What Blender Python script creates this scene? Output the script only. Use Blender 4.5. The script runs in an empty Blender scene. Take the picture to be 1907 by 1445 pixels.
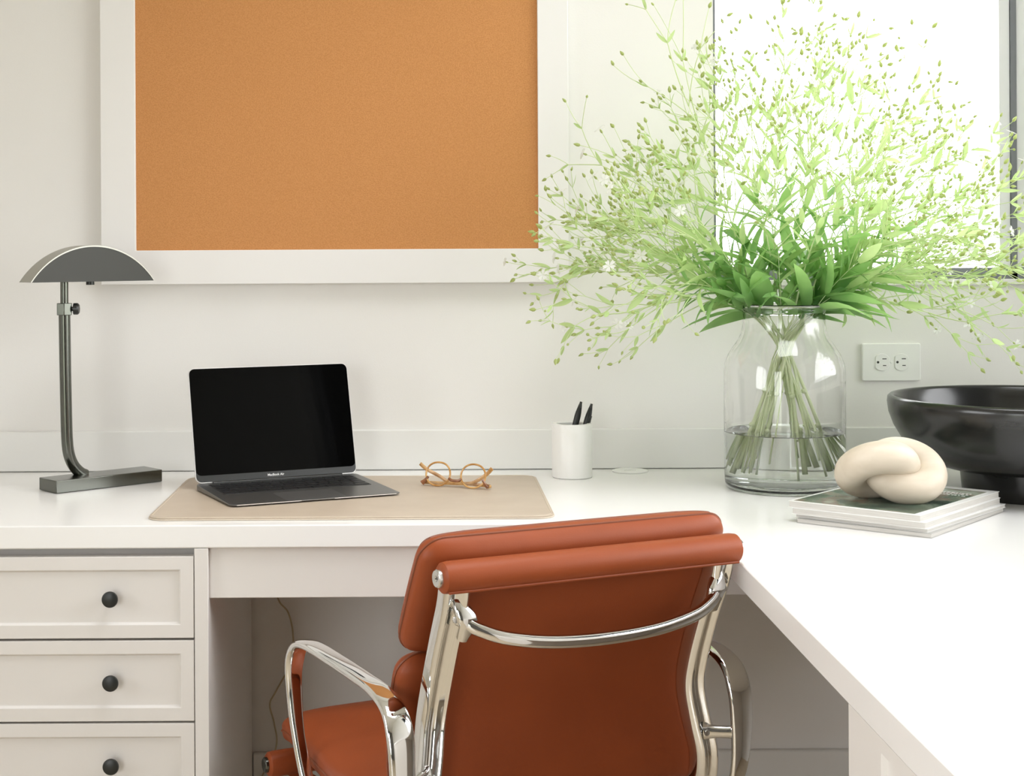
import bpy, bmesh, math, random
from mathutils import Vector, Matrix
random.seed(7)
PI = math.pi
S = bpy.context.scene
C = S.collection

# ------------------------------------------------------------------ camera
FPX, CXP, CYP = 2895.0, 792.0, 470.0
CAM_Y, DESK = -3.0, 0.745
CAM_Z = DESK + 0.4187
cd = bpy.data.cameras.new('camera')
cam = bpy.data.objects.new('camera', cd)
C.objects.link(cam)
cd.sensor_fit = 'HORIZONTAL'
cd.sensor_width = 36.0
cd.lens = 36.0 * FPX / 1907.0
cd.shift_x = (953.5 - CXP) / 1907.0
cd.shift_y = (CYP - 722.5) / 1907.0
cd.clip_start = 0.05
cam.location = (0, CAM_Y, CAM_Z)
cam.rotation_euler = (PI / 2, 0.0, 0.0)
cam.rotation_mode = 'XYZ'
cam.matrix_world = Matrix.Translation((0, CAM_Y, CAM_Z)) @ Matrix.Rotation(PI / 2, 4, 'X') @ Matrix.Rotation(-0.0055, 4, 'Z')
S.camera = cam

# ------------------------------------------------------------------ world, daylight, exposure
S.view_settings.view_transform = 'Standard'
S.view_settings.look = 'None'
S.view_settings.gamma = 1.0
S.view_settings.use_curve_mapping = False
S.view_settings.exposure = 2.96
S.cycles.use_denoising = True
S.cycles.max_bounces = 16
S.cycles.diffuse_bounces = 8
S.cycles.transmission_bounces = 14
S.cycles.transparent_max_bounces = 16
S.cycles.caustics_refractive = True
S.cycles.caustics_reflective = True
S.cycles.sample_clamp_indirect = 8.0

W = bpy.data.worlds.new('overcast_garden')
S.world = W
W.use_nodes = True
nt = W.node_tree
nt.nodes.clear()
out = nt.nodes.new('ShaderNodeOutputWorld')
bg = nt.nodes.new('ShaderNodeBackground')
tc = nt.nodes.new('ShaderNodeTexCoord')
sp = nt.nodes.new('ShaderNodeSeparateXYZ')
rp = nt.nodes.new('ShaderNodeValToRGB')
mr = nt.nodes.new('ShaderNodeMapRange')
mr.inputs[1].default_value = -0.25
mr.inputs[2].default_value = 0.25
nt.links.new(tc.outputs['Generated'], sp.inputs[0])
nt.links.new(sp.outputs['Z'], mr.inputs[0])
nt.links.new(mr.outputs[0], rp.inputs[0])
e = rp.color_ramp.elements
e[0].position = 0.0
e[0].color = (0.36, 0.35, 0.30, 1)
e[1].position = 0.52
e[1].color = (0.98, 0.99, 1.0, 1)
m = e.new(0.44)
m.color = (0.48, 0.53, 0.40, 1)
nt.links.new(rp.outputs[0], bg.inputs[0])
bg.inputs[1].default_value = 1.0
nt.links.new(bg.outputs[0], out.inputs[0])

# room extents
XL, XR, YF, ZC = -2.3, 1.36, -4.8, 2.7
KEY = (-1.75, -0.16, 0.93, 2.35)        # window in the right wall: y0, y1, z0, z1
LFT = (-3.5, -1.5, 0.9, 2.35)           # added unseen window in the left wall: y0, y1, z0, z1
FRT = (-2.2, -0.85, 0.06, 2.3)             # added glazed doors behind the camera: x0, x1, z0, z1
SKY = (-0.10, 1.28, -1.85, -0.58)            # added unseen roof light: x0, x1, y0, y1
BCK = (0.5575, 1.185, 1.1055, 2.25)      # window seen in the photo: x0, x1, z0, z1


def portal(name, loc, rot, sx, sy):
    ld = bpy.data.lights.new(name, 'AREA')
    ld.shape = 'RECTANGLE'
    ld.size, ld.size_y = sx, sy
    ld.cycles.is_portal = True
    o = bpy.data.objects.new(name, ld)
    o.location = loc
    o.rotation_euler = rot
    C.objects.link(o)


portal('daylight_portal', (XR + 0.10, (KEY[0] + KEY[1]) / 2, (KEY[2] + KEY[3]) / 2), (0, PI / 2, 0), KEY[3] - KEY[2], KEY[1] - KEY[0])
portal('daylight_portal', ((SKY[0] + SKY[1]) / 2, (SKY[2] + SKY[3]) / 2, ZC + 0.2), (0, 0, 0), SKY[1] - SKY[0], SKY[3] - SKY[2])
portal('daylight_portal', (XL - 0.10, (LFT[0] + LFT[1]) / 2, (LFT[2] + LFT[3]) / 2), (0, -PI / 2, 0), LFT[3] - LFT[2], LFT[1] - LFT[0])
portal('daylight_portal', ((FRT[0] + FRT[1]) / 2, YF - 0.10, (FRT[2] + FRT[3]) / 2), (PI / 2, 0, 0), FRT[1] - FRT[0], FRT[3] - FRT[2])
portal('daylight_portal', ((BCK[0] + BCK[1]) / 2, 0.12, (BCK[2] + BCK[3]) / 2), (-PI / 2, 0, 0), BCK[1] - BCK[0], BCK[3] - BCK[2])


# ------------------------------------------------------------------ materials
def mat(name, col, rough=0.5, metal=0.0, spec=0.5, **kw):
    mt = bpy.data.materials.new(name)
    mt.use_nodes = True
    b = mt.node_tree.nodes['Principled BSDF']
    b.inputs['Base Color'].default_value = (*col, 1)
    b.inputs['Roughness'].default_value = rough
    b.inputs['Metallic'].default_value = metal
    b.inputs['Specular IOR Level'].default_value = spec
    for k, v in kw.items():
        b.inputs[k.replace('_', ' ')].default_value = v
    return mt


def noise_mat(name, c1, c2, scale, rough=0.6, bump=0.0, detail=6, lo=0.35, hi=0.65, dist=0.0, stretch=None, bump_scale=None, spec=0.5, bdist=0.002):
    mt = mat(name, c1, rough, spec=spec)
    n = mt.node_tree
    b = n.nodes['Principled BSDF']
    t = n.nodes.new('ShaderNodeTexCoord')
    vec = t.outputs['Object']
    if stretch:
        mp = n.nodes.new('ShaderNodeMapping')
        mp.inputs['Scale'].default_value = stretch
        n.links.new(vec, mp.inputs[0])
        vec = mp.outputs[0]
    ns = n.nodes.new('ShaderNodeTexNoise')
    ns.inputs['Scale'].default_value = scale
    ns.inputs['Detail'].default_value = detail
    ns.inputs['Distortion'].default_value = dist
    n.links.new(vec, ns.inputs['Vector'])
    r = n.nodes.new('ShaderNodeValToRGB')
    r.color_ramp.elements[0].position = lo
    r.color_ramp.elements[1].position = hi
    r.color_ramp.elements[0].color = (*c1, 1)
    r.color_ramp.elements[1].color = (*c2, 1)
    n.links.new(ns.outputs['Fac'], r.inputs[0])
    n.links.new(r.outputs[0], b.inputs['Base Color'])
    if bump:
        n2 = n.nodes.new('ShaderNodeTexNoise')
        n2.inputs['Scale'].default_value = bump_scale or scale
        n2.inputs['Detail'].default_value = 4
        n.links.new(vec, n2.inputs['Vector'])
        bp = n.nodes.new('ShaderNodeBump')
        bp.inputs['Strength'].default_value = bump
        bp.inputs['Distance'].default_value = bdist
        n.links.new(n2.outputs['Fac'], bp.inputs['Height'])
        n.links.new(bp.outputs[0], b.inputs['Normal'])
    return mt


def glass_pane_mat(name, ior=1.45):
    mt = bpy.data.materials.new(name)
    mt.use_nodes = True
    n = mt.node_tree
    n.nodes.clear()
    o = n.nodes.new('ShaderNodeOutputMaterial')
    tr = n.nodes.new('ShaderNodeBsdfTransparent')
    gl = n.nodes.new('ShaderNodeBsdfGlossy')
    gl.inputs['Roughness'].default_value = 0.0
    fr = n.nodes.new('ShaderNodeFresnel')
    fr.inputs[0].default_value = ior
    mx = n.nodes.new('ShaderNodeMixShader')
    n.links.new(fr.outputs[0], mx.inputs[0])
    n.links.new(tr.outputs[0], mx.inputs[1])
    n.links.new(gl.outputs[0], mx.inputs[2])
    n.links.new(mx.outputs[0], o.inputs[0])
    return mt


def glass_mat(name, ior, col=(1, 1, 1)):
    mt = bpy.data.materials.new(name)
    mt.use_nodes = True
    n = mt.node_tree
    n.nodes.clear()
    o = n.nodes.new('ShaderNodeOutputMaterial')
    g = n.nodes.new('ShaderNodeBsdfGlass')
    g.inputs['IOR'].default_value = ior
    g.inputs['Roughness'].default_value = 0.0
    g.inputs['Color'].default_value = (*col, 1)
    n.links.new(g.outputs[0], o.inputs[0])
    return mt


def leaf_mat(name, c1, c2, tr, scale=25, mix=0.5):
    mt = bpy.data.materials.new(name)
    mt.use_nodes = True
    n = mt.node_tree
    n.nodes.clear()
    o = n.nodes.new('ShaderNodeOutputMaterial')
    d = n.nodes.new('ShaderNodeBsdfPrincipled')
    d.inputs['Roughness'].default_value = 0.45
    t = n.nodes.new('ShaderNodeBsdfTranslucent')
    mx = n.nodes.new('ShaderNodeMixShader')
    mx.inputs[0].default_value = mix
    tcn = n.nodes.new('ShaderNodeTexCoord')
    ns = n.nodes.new('ShaderNodeTexNoise')
    ns.inputs['Scale'].default_value = scale
    r = n.nodes.new('ShaderNodeValToRGB')
    r.color_ramp.elements[0].position = 0.35
    r.color_ramp.elements[1].position = 0.65
    r.color_ramp.elements[0].color = (*c1, 1)
    r.color_ramp.elements[1].color = (*c2, 1)
    n.links.new(tcn.outputs['Object'], ns.inputs['Vector'])
    n.links.new(ns.outputs['Fac'], r.inputs[0])
    n.links.new(r.outputs[0], d.inputs['Base Color'])
    t.inputs['Color'].default_value = (*tr, 1)
    n.links.new(d.outputs[0], mx.inputs[1])
    n.links.new(t.outputs[0], mx.inputs[2])
    n.links.new(mx.outputs[0], o.inputs[0])
    return mt


M = {}
M['wall'] = noise_mat('wall_paint', (0.80, 0.785, 0.765), (0.81, 0.795, 0.775), 3, 0.65, bump=0.06, bump_scale=350, spec=0.3)
M['ceiling'] = mat('ceiling_paint', (0.82, 0.81, 0.78), 0.8)
M['floor'] = noise_mat('oak_floor', (0.58, 0.49, 0.36), (0.68, 0.58, 0.44), 4, 0.4, stretch=(12, 1, 1), bump=0.1)
M['trim'] = mat('satin_trim_paint', (0.79, 0.785, 0.765), 0.45)
M['cab'] = mat('satin_cabinet_paint', (0.72, 0.695, 0.67), 0.42)
M['top'] = noise_mat('worktop_lacquer', (0.84, 0.835, 0.825), (0.85, 0.845, 0.835), 6, 0.24, bump=0.02, bump_scale=60)
M['frame'] = mat('white_frame_paint', (0.81, 0.795, 0.785), 0.5)
M['cork'] = noise_mat('cork', (0.50, 0.225, 0.080), (0.60, 0.285, 0.110), 520, 0.85, bump=0.15, detail=8, lo=0.36, hi=0.64, spec=0.15, bdist=0.001)
M['chrome'] = mat('polished_aluminium', (0.80, 0.80, 0.79), 0.06, 1.0)
M['steel'] = mat('cap_steel', (0.75, 0.75, 0.74), 0.22, 1.0)
M['leather'] = noise_mat('cognac_leather', (0.255, 0.056, 0.017), (0.285, 0.063, 0.019), 8, 0.44, bump=0.12, bump_scale=420, spec=0.24, bdist=0.001)
M['seam'] = mat('leather_seam', (0.20, 0.052, 0.019), 0.5)
M['bronze'] = mat('gunmetal', (0.145, 0.15, 0.133), 0.22, 1.0)
M['band'] = mat('lightened_shade_band', (0.42, 0.41, 0.37), 0.42, 0.8)  # lighter than the face: light caught along the top is put into the colour
M['bronze_shade'] = mat('gunmetal_shade', (0.048, 0.048, 0.043), 0.5, 0.3)
M['black'] = mat('black_satin', (0.010, 0.012, 0.011), 0.32)
M['knob'] = mat('black_knob', (0.011, 0.013, 0.012), 0.38)
M['screen'] = mat('black_screen_glass', (0.002, 0.002, 0.002), 0.04, spec=0.08)
M['bezel'] = mat('screen_chin', (0.030, 0.032, 0.032), 0.25)
M['alu'] = mat('space_grey_aluminium', (0.21, 0.21, 0.205), 0.38, 0.9)
M['alu_edge'] = mat('bright_aluminium_edge', (0.78, 0.77, 0.76), 0.4, 0.7)
M['key'] = mat('black_keys', (0.008, 0.008, 0.009), 0.5)
M['pad'] = mat('trackpad', (0.24, 0.235, 0.23), 0.3, 0.7)
M['letters'] = mat('pale_lettering', (0.75, 0.75, 0.74), 0.5)
M['mat'] = noise_mat('tan_leather_mat', (0.485, 0.400, 0.315), (0.52, 0.435, 0.345), 14, 0.5, bump=0.08, bump_scale=500, bdist=0.001)
M['matedge'] = mat('mat_edge', (0.60, 0.52, 0.42), 0.6)
M['horn'] = noise_mat('amber_acetate', (0.42, 0.20, 0.05), (0.66, 0.40, 0.16), 45, 0.2, lo=0.4, hi=0.6)
M['horn_dark'] = noise_mat('tortoise_acetate', (0.13, 0.045, 0.02), (0.33, 0.13, 0.05), 60, 0.2)
M['lens'] = glass_pane_mat('spectacle_lens', 1.15)
M['marble'] = noise_mat('white_marble', (0.845, 0.84, 0.82), (0.80, 0.79, 0.76), 16, 0.35, dist=1.5, lo=0.5, hi=0.8)
M['glass'] = glass_mat('clear_vase_glass', 1.45, (1.0, 1.0, 1.0))
M['water'] = glass_mat('water', 1.333, (0.985, 1.0, 0.99))
M['pane'] = glass_pane_mat('window_glass')
M['winframe'] = mat('dark_window_metal', (0.22, 0.23, 0.25), 0.4, 0.2)
M['winlight'] = mat('pale_window_metal', (0.84, 0.85, 0.86), 0.4)
M['plastic'] = mat('white_plastic', (0.85, 0.85, 0.83), 0.35)
M['dark'] = mat('dark_slot', (0.03, 0.03, 0.03), 0.6)
M['bowl'] = noise_mat('ebonised_wood', (0.011, 0.011, 0.010), (0.017, 0.017, 0.016), 6, 0.22, stretch=(1, 1, 8), spec=0.55)
M['paper'] = noise_mat('page_edges', (0.54, 0.52, 0.49), (0.68, 0.66, 0.62), 20, 0.7, stretch=(1, 1, 60), lo=0.3, hi=0.7)
M['cover'] = mat('white_cover_stock', (0.82, 0.82, 0.80), 0.3)
M['pulp'] = mat('grey_cover_stock', (0.42, 0.41, 0.39), 0.4)
M['knot'] = noise_mat('pale_maple', (0.57, 0.49, 0.385), (0.66, 0.58, 0.475), 9, 0.5, stretch=(1, 6, 6), lo=0.3, hi=0.7)
M['cord'] = mat('clear_beige_cord', (0.50, 0.42, 0.28), 0.3)
M['stem'] = leaf_mat('pale_stem', (0.74, 0.82, 0.54), (0.83, 0.88, 0.64), (0.80, 0.88, 0.56), 12, 0.3)
M['twig'] = leaf_mat('lime_branchlet', (0.66, 0.76, 0.44), (0.76, 0.84, 0.56), (0.78, 0.88, 0.52), 12, 0.45)
M['leaf'] = leaf_mat('lance_leaf', (0.12, 0.29, 0.10), (0.32, 0.53, 0.21), (0.44, 0.70, 0.23), 14, 0.45)
M['leaf2'] = leaf_mat('upper_leaf', (0.38, 0.55, 0.22), (0.54, 0.68, 0.34), (0.66, 0.82, 0.38), 14, 0.5)
M['bud'] = leaf_mat('seed_bud', (0.36, 0.44, 0.16), (0.54, 0.61, 0.28), (0.70, 0.76, 0.38), 90, 0.5)
M['petal'] = leaf_mat('white_petal', (0.86, 0.85, 0.84), (0.9, 0.9, 0.89), (0.85, 0.85, 0.83), 20, 0.45)


def cover_material():
    mt = mat('printed_cover', (0.1, 0.12, 0.1), 0.25)
    n = mt.node_tree
    b = n.nodes['Principled BSDF']
    t = n.nodes.new('ShaderNodeTexCoord')
    ns = n.nodes.new('ShaderNodeTexNoise')
    ns.inputs['Scale'].default_value = 13
    ns.inputs['Detail'].default_value = 5
    r = n.nodes.new('ShaderNodeValToRGB')
    els = r.color_ramp.elements
    els[0].position, els[0].color = 0.30, (0.012, 0.02, 0.016, 1)
    els[1].position, els[1].color = 0.72, (0.62, 0.66, 0.58, 1)
    for p, c in ((0.44, (0.05, 0.085, 0.06)), (0.53, (0.16, 0.20, 0.15)), (0.58, (0.26, 0.20, 0.16)), (0.64, (0.36, 0.40, 0.32))):
        q = els.new(p)
        q.color = (*c, 1)
    n.links.new(t.outputs['Object'], ns.inputs['Vector'])
    n.links.new(ns.outputs['Fac'], r.inputs[0])
    n.links.new(r.outputs[0], b.inputs['Base Color'])
    return mt


M['print'] = cover_material()


# ------------------------------------------------------------------ helpers
def tag(o, label=None, cat=None, group=None, kind=None):
    if label: o['label'] = label
    if cat: o['category'] = cat
    if group: o['group'] = group
    if kind: o['kind'] = kind
    return o


def thing(name, label, cat, loc=(0, 0, 0), rz=0.0, group=None):
    o = bpy.data.objects.new(name, None)
    o.empty_display_size = 0.05
    o.location = loc
    o.rotation_euler = (0, 0, rz)
    C.objects.link(o)
    return tag(o, label, cat, group)


def obj(name, bm, m, parent=None, smooth=True, bevel=0.0, seg=2, angle=40):
    me = bpy.data.meshes.new(name)
    bmesh.ops.recalc_face_normals(bm, faces=bm.faces[:])
    bm.to_mesh(me)
    bm.free()
    o = bpy.data.objects.new(name, me)
    C.objects.link(o)
    for mm in (m if isinstance(m, (list, tuple)) else [m]):
        me.materials.append(mm)
    if parent: o.parent = parent
    if smooth:
        for p in me.polygons: p.use_smooth = True
        try:
            me.set_sharp_from_angle(angle=math.radians(angle))
        except Exception:
            pass
    if bevel:
        md = o.modifiers.new('bevel', 'BEVEL')
        md.width = bevel
        md.segments = seg
        md.limit_method = 'ANGLE'
        md.angle_limit = math.radians(50)
    return o


def box(bm, x0, x1, y0, y1, z0, z1, mi=0):
    vs = [bm.verts.new(p) for p in ((x0, y0, z0), (x1, y0, z0), (x1, y1, z0), (x0, y1, z0), (x0, y0, z1), (x1, y0, z1), (x1, y1, z1), (x0, y1, z1))]
    for f in ((0, 3, 2, 1), (4, 5, 6, 7), (0, 1, 5, 4), (1, 2, 6, 5), (2, 3, 7, 6), (3, 0, 4, 7)):
        bm.faces.new([vs[i] for i in f]).material_index = mi
    return bm


def boxes(*bs):
    bm = bmesh.new()
    for b in bs: box(bm, *b)
    return bm


def prism(bm, pts, z0, z1, mi=0):
    a = [bm.verts.new((x, y, z0)) for x, y in pts]
    b = [bm.verts.new((x, y, z1)) for x, y in pts]
    n = len(pts)
    bm.faces.new(a[::-1]).material_index = mi
    bm.faces.new(b).material_index = mi
    for i in range(n):
        bm.faces.new((a[i], a[(i + 1) % n], b[(i + 1) % n], b[i])).material_index = mi
    return bm


def round_rect(x0, x1, y0, y1, r, n=6):
    pts = []
    for cx, cy, a0 in ((x1 - r, y1 - r, 0), (x0 + r, y1 - r, 90), (x0 + r, y0 + r, 180), (x1 - r, y0 + r, 270)):
        for i in range(n + 1):
            a = math.radians(a0 + 90 * i / n)
            pts.append((cx + r * math.cos(a), cy + r * math.sin(a)))
    return pts


def lathe(bm, prof, n=64, c=(0, 0, 0)):
    rings = []
    for r, z in prof:
        if r < 1e-6:
            rings.append([bm.verts.new((c[0], c[1], c[2] + z))])
        else:
            rings.append([bm.verts.new((c[0] + r * math.cos(2 * PI * i / n), c[1] + r * math.sin(2 * PI * i / n), c[2] + z)) for i in range(n)])
    for a, b in zip(rings, rings[1:]):
        for i in range(n):
            j = (i + 1) % n
            if len(a) == 1 and len(b) == 1: continue
            if len(a) == 1: bm.faces.new((a[0], b[i], b[j]))
            elif len(b) == 1: bm.faces.new((a[i], a[j], b[0]))
            else: bm.faces.new((a[i], a[j], b[j], b[i]))
    return bm


def catmull(pts, n=8, closed=False):
    P = [Vector(p) for p in pts]
    res = []
    N = len(P)
    last = N if closed else N - 1
    for i in range(last):
        if closed:
            p0, p1, p2, p3 = P[(i - 1) % N], P[i], P[(i + 1) % N], P[(i + 2) % N]
        else:
            p1, p2 = P[i], P[i + 1]
            p0 = P[i - 1] if i > 0 else p1 * 2 - p2
            p3 = P[i + 2] if i + 2 < N else p2 * 2 - p1
        for k in range(n):
            t = k / n
            res.append(0.5 * ((2 * p1) + (p2 - p0) * t + (2 * p0 - 5 * p1 + 4 * p2 - p3) * t * t + (3 * p1 - p0 - 3 * p2 + p3) * t ** 3))
    if not closed: res.append(P[-1].copy())
    return res


def sweep(bm, path, section, up=None, closed=False, caps=True, mi=0):
    """section: list of (a, b) or a function of the 0..1 position; a runs along the side vector, b along the normal."""
    n = len(path)
    rings = []
    prev = None
    for i, p in enumerate(path):
        if closed:
            t = path[(i + 1) % n] - path[i - 1]
        else:
            t = path[min(i + 1, n - 1)] - path[max(i - 1, 0)]
        if t.length < 1e-9: t = Vector((0, 0, 1))
        t.normalize()
        if up is not None:
            side = Vector(up) - t * t.dot(Vector(up))
        else:
            ref = prev if prev is not None else (Vector((0, 0, 1)) if abs(t.z) < 0.9 else Vector((1, 0, 0)))
            side = ref - t * t.dot(ref)
        if side.length < 1e-6: side = Vector((1, 0, 0)) - t * t.x
        side.normalize()
        prev = side
        nor = side.cross(t)
        s = section(i / max(1, n - 1)) if callable(section) else section
        rings.append([bm.verts.new(p + side * a + nor * b) for a, b in s])
    k = len(rings[0])
    pairs = list(zip(rings, rings[1:])) + ([(rings[-1], rings[0])] if closed else [])
    for a, b in pairs:
        for i in range(k):
            j = (i + 1) % k
            bm.faces.new((a[i], a[j], b[j], b[i])).material_index = mi
    if caps and not closed:
        bm.faces.new(rings[0][::-1]).material_index = mi
        bm.faces.new(rings[-1]).material_index = mi
    return bm


def circ(r, n=10, ry=None):
    ry = ry or r
    return [(r * math.cos(2 * PI * i / n), ry * math.sin(2 * PI * i / n)) for i in range(n)]


def superell(a, b, e=0.5, n=24):
    o = []
    for i in range(n):
        t = 2 * PI * i / n
        c, s = math.cos(t), math.sin(t)
        o.append((a * math.copysign(abs(c) ** e, c), b * math.copysign(abs(s) ** e, s)))
    return o


def tube(bm, pts, r, n=8, smooth=6, closed=False):
    path = catmull(pts, smooth, closed) if smooth else [Vector(p) for p in pts]
    if callable(r):
        return sweep(bm, path, lambda t: circ(r(t), n), closed=closed)
    return sweep(bm, path, circ(r, n), closed=closed)


def ball(bm, c, rx, ry, rz, nu=16, nv=10):
    c = Vector(c)
    rows = []
    for j in range(nv + 1):
        a = -PI / 2 + PI * j / nv
        if j in (0, nv):
            rows.append([bm.verts.new(c + Vector((0, 0, rz * math.sin(a))))])
        else:
            rows.append([bm.verts.new(c + Vector((rx * math.cos(a) * math.cos(2 * PI * i / nu), ry * math.cos(a) * math.sin(2 * PI * i / nu), rz * math.sin(a)))) for i in range(nu)])
    for a, b in zip(rows, rows[1:]):
        for i in range(nu):
            j = (i + 1) % nu
            if len(a) == 1: bm.faces.new((a[0], b[j], b[i]))
            elif len(b) == 1: bm.faces.new((a[i], a[j], b[0]))
            else: bm.faces.new((a[i], a[j], b[j], b[i]))
    return bm


def struct(name, bm, m, bevel=0.0):
    return tag(obj(name, bm, m, bevel=bevel), kind='structure')


# ------------------------------------------------------------------ the room
T = 0.16
M['wall_dark'] = mat('darkened_unseen_wall', (0.16, 0.155, 0.15), 0.6)  # unseen wall darkened to cut fill on the chair and deepen chrome reflections
struct('floor', boxes((XL - T, XR + T, YF - T, T, -0.12, 0.0)), M['floor'])
a, b, c, d = SKY
struct('ceiling', boxes((XL - T, a, YF - T, T, ZC, ZC + 0.15), (b, XR + T, YF - T, T, ZC, ZC + 0.15), (a, b, YF - T, c, ZC, ZC + 0.15), (a, b, d, T, ZC, ZC + 0.15)), M['ceiling'])
y0, y1, z0, z1 = LFT
struct('wall_left', boxes((XL - T, XL, YF - T, y0, 0, ZC), (XL - T, XL, y1, T, 0, ZC), (XL - T, XL, y0, y1, 0, z0), (XL - T, XL, y0, y1, z1, ZC)), M['wall'])


def wall_x(name, x0, x1, y0, y1, op, m_):           # wall running along x with an opening
    a, b, c, d = op
    struct(name, boxes((x0, a, y0, y1, 0, ZC), (b, x1, y0, y1, 0, ZC), (a, b, y0, y1, 0, c), (a, b, y0, y1, d, ZC)), m_)


wall_x('wall_back', XL, XR, 0.0, T, BCK, M['wall'])
wall_x('wall_front', XL, XR, YF - T, YF, FRT, M['wall_dark'])
y0, y1, z0, z1 = KEY
struct('wall_right', boxes((XR, XR + T, YF - T, y0, 0, ZC), (XR, XR + T, y1, T, 0, ZC), (XR, XR + T, y0, y1, 0, z0), (XR, XR + T, y0, y1, z1, ZC)), M['wall'])

# window in the back wall: white sill lip, dark metal frame, pale sliding sash
a, b, c, d = BCK
w1 = struct('window_1', boxes((a, a + 0.0125, 0.045, 0.085, c, d), (a, b, 0.045, 0.085, c, c + 0.022), (1.149, 1.160, 0.045, 0.085, c, d), (a, b, 0.045, 0.085, d - 0.02, d)), M['winframe'])
obj('sash', boxes((1.128, 1.1485, 0.05, 0.08, c + 0.022, d - 0.02), (1.1605, b, 0.05, 0.08, c + 0.022, d - 0.02)), M['winlight'], w1, bevel=0.001)
obj('pane', boxes((a + 0.0125, 1.128, 0.064, 0.068, c + 0.022, d - 0.02)), M['pane'], w1)
obj('sill', boxes((a - 0.004, b + 0.02, -0.006, 0.043, c - 0.010, c + 0.0004)), M['trim'], w1, bevel=0.001)
# window in the right wall (out of frame)
w2 = struct('window_2', boxes((XR + 0.05, XR + 0.09, y0, y0 + 0.03, z0, z1), (XR + 0.05, XR + 0.09, y1 - 0.03, y1, z0, z1), (XR + 0.05, XR + 0.09, y0, y1, z0, z0 + 0.03), (XR + 0.05, XR + 0.09, y0, y1, z1 - 0.03, z1)), M['winframe'])
obj('pane', boxes((XR + 0.068, XR + 0.072, y0 + 0.03, y1 - 0.03, z0 + 0.03, z1 - 0.03)), M['pane'], w2)
# unseen window added in the left wall to light the room from that side
y0, y1, z0, z1 = LFT
bm = boxes((XL - 0.09, XL - 0.05, y0, y1, z0, z0 + 0.04), (XL - 0.09, XL - 0.05, y0, y1, z1 - 0.04, z1))
for i in range(3):
    yy = y0 + (y1 - y0 - 0.04) * i / 2
    box(bm, XL - 0.09, XL - 0.05, yy, yy + 0.04, z0, z1)
w3 = struct('added_window_left', bm, M['winframe'])
obj('pane', boxes((XL - 0.072, XL - 0.068, y0, y1, z0 + 0.04, z1 - 0.04)), M['pane'], w3)
# unseen glazed doors added behind the camera for low front light
a, b, c, d = FRT
bm = boxes((a, b, YF - 0.09, YF - 0.05, c, c + 0.08), (a, b, YF - 0.09, YF - 0.05, d - 0.05, d))
for i in range(4):
    xx = a + (b - a - 0.05) * i / 3
    box(bm, xx, xx + 0.05, YF - 0.09, YF - 0.05, c, d)
w5 = struct('added_glazed_doors', bm, M['winframe'])
obj('pane', boxes((a, b, YF - 0.072, YF - 0.068, c + 0.08, d - 0.05)), M['pane'], w5)
# unseen roof light added to brighten worktop and walls from above
a, b, c, d = SKY
w4 = struct('added_roof_light', boxes((a - 0.03, b + 0.03, c - 0.03, c + 0.03, ZC + 0.15, ZC + 0.19), (a - 0.03, b + 0.03, d - 0.03, d + 0.03, ZC + 0.15, ZC + 0.19), (a - 0.03, a + 0.03, c + 0.03, d - 0.03, ZC + 0.15, ZC + 0.19), (b - 0.03, b + 0.03, c + 0.03, d - 0.03, ZC + 0.15, ZC + 0.19)), M['winlight'])
obj('pane', boxes((a + 0.03, b - 0.03, c + 0.03, d - 0.03, ZC + 0.168, ZC + 0.172)), M['pane'], w4)

# upstand behind the worktop and baseboard under it
struct('trim_1', boxes((-1.20, XR, -0.012, 0.0, DESK + 0.0012, 0.8228)), M['trim'], bevel=0.002)
struct('baseboard_back', boxes((-0.337, XR, -0.014, 0.0, 0.0, 0.203)), M['trim'], bevel=0.003)

# ------------------------------------------------------------------ worktop (L shape) with apron
XI, YD = 0.4205, -0.604
wt = thing('worktop', 'white L-shaped worktop running along the wall and out to the right', 'worktop', (0, 0, DESK))
bm = bmesh.new()
prism(bm, [(-1.20, YD), (XI, YD), (XI, -2.15), (XR - 0.002, -2.15), (XR - 0.002, -0.002), (-1.20, -0.002)], -0.0355, 0.0)
obj('top', bm, M['top'], wt, bevel=0.0022, seg=3)
obj('apron', boxes((-0.3375, 0.62, -0.592, -0.572, 0.630 - DESK, -0.0355)), M['cab'], wt, bevel=0.0012)


# ------------------------------------------------------------------ drawer cabinet on the left
def shaker(x0, x1, z0, z1, y, th=0.019, br=0.0205, rec=0.005, slope=0.003, bt=None):
    """front panel with a recessed field, facing -y"""
    bm = bmesh.new()
    o = [(x0, z0), (x1, z0), (x1, z1), (x0, z1)]
    bt = br if bt is None else bt
    i1 = [(x0 + br, z0 + bt), (x1 - br, z0 + bt), (x1 - br, z1 - bt), (x0 + br, z1 - bt)]
    g, h = br + slope, bt + slope
    i2 = [(x0 + g, z0 + h), (x1 - g, z0 + h), (x1 - g, z1 - h), (x0 + g, z1 - h)]
    A = [bm.verts.new((p, y, q)) for p, q in o]
    B = [bm.verts.new((p, y, q)) for p, q in i1]
    D = [bm.verts.new((p, y + rec, q)) for p, q in i2]
    K = [bm.verts.new((p, y + th, q)) for p, q in o]
    for i in range(4):
        j = (i + 1) % 4
        bm.faces.new((A[i], A[j], B[j], B[i]))
        bm.faces.new((B[i], B[j], D[j], D[i]))
        bm.faces.new((A[j], A[i], K[i], K[j]))
    bm.faces.new(D)
    bm.faces.new(K[::-1])
    return bm


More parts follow.
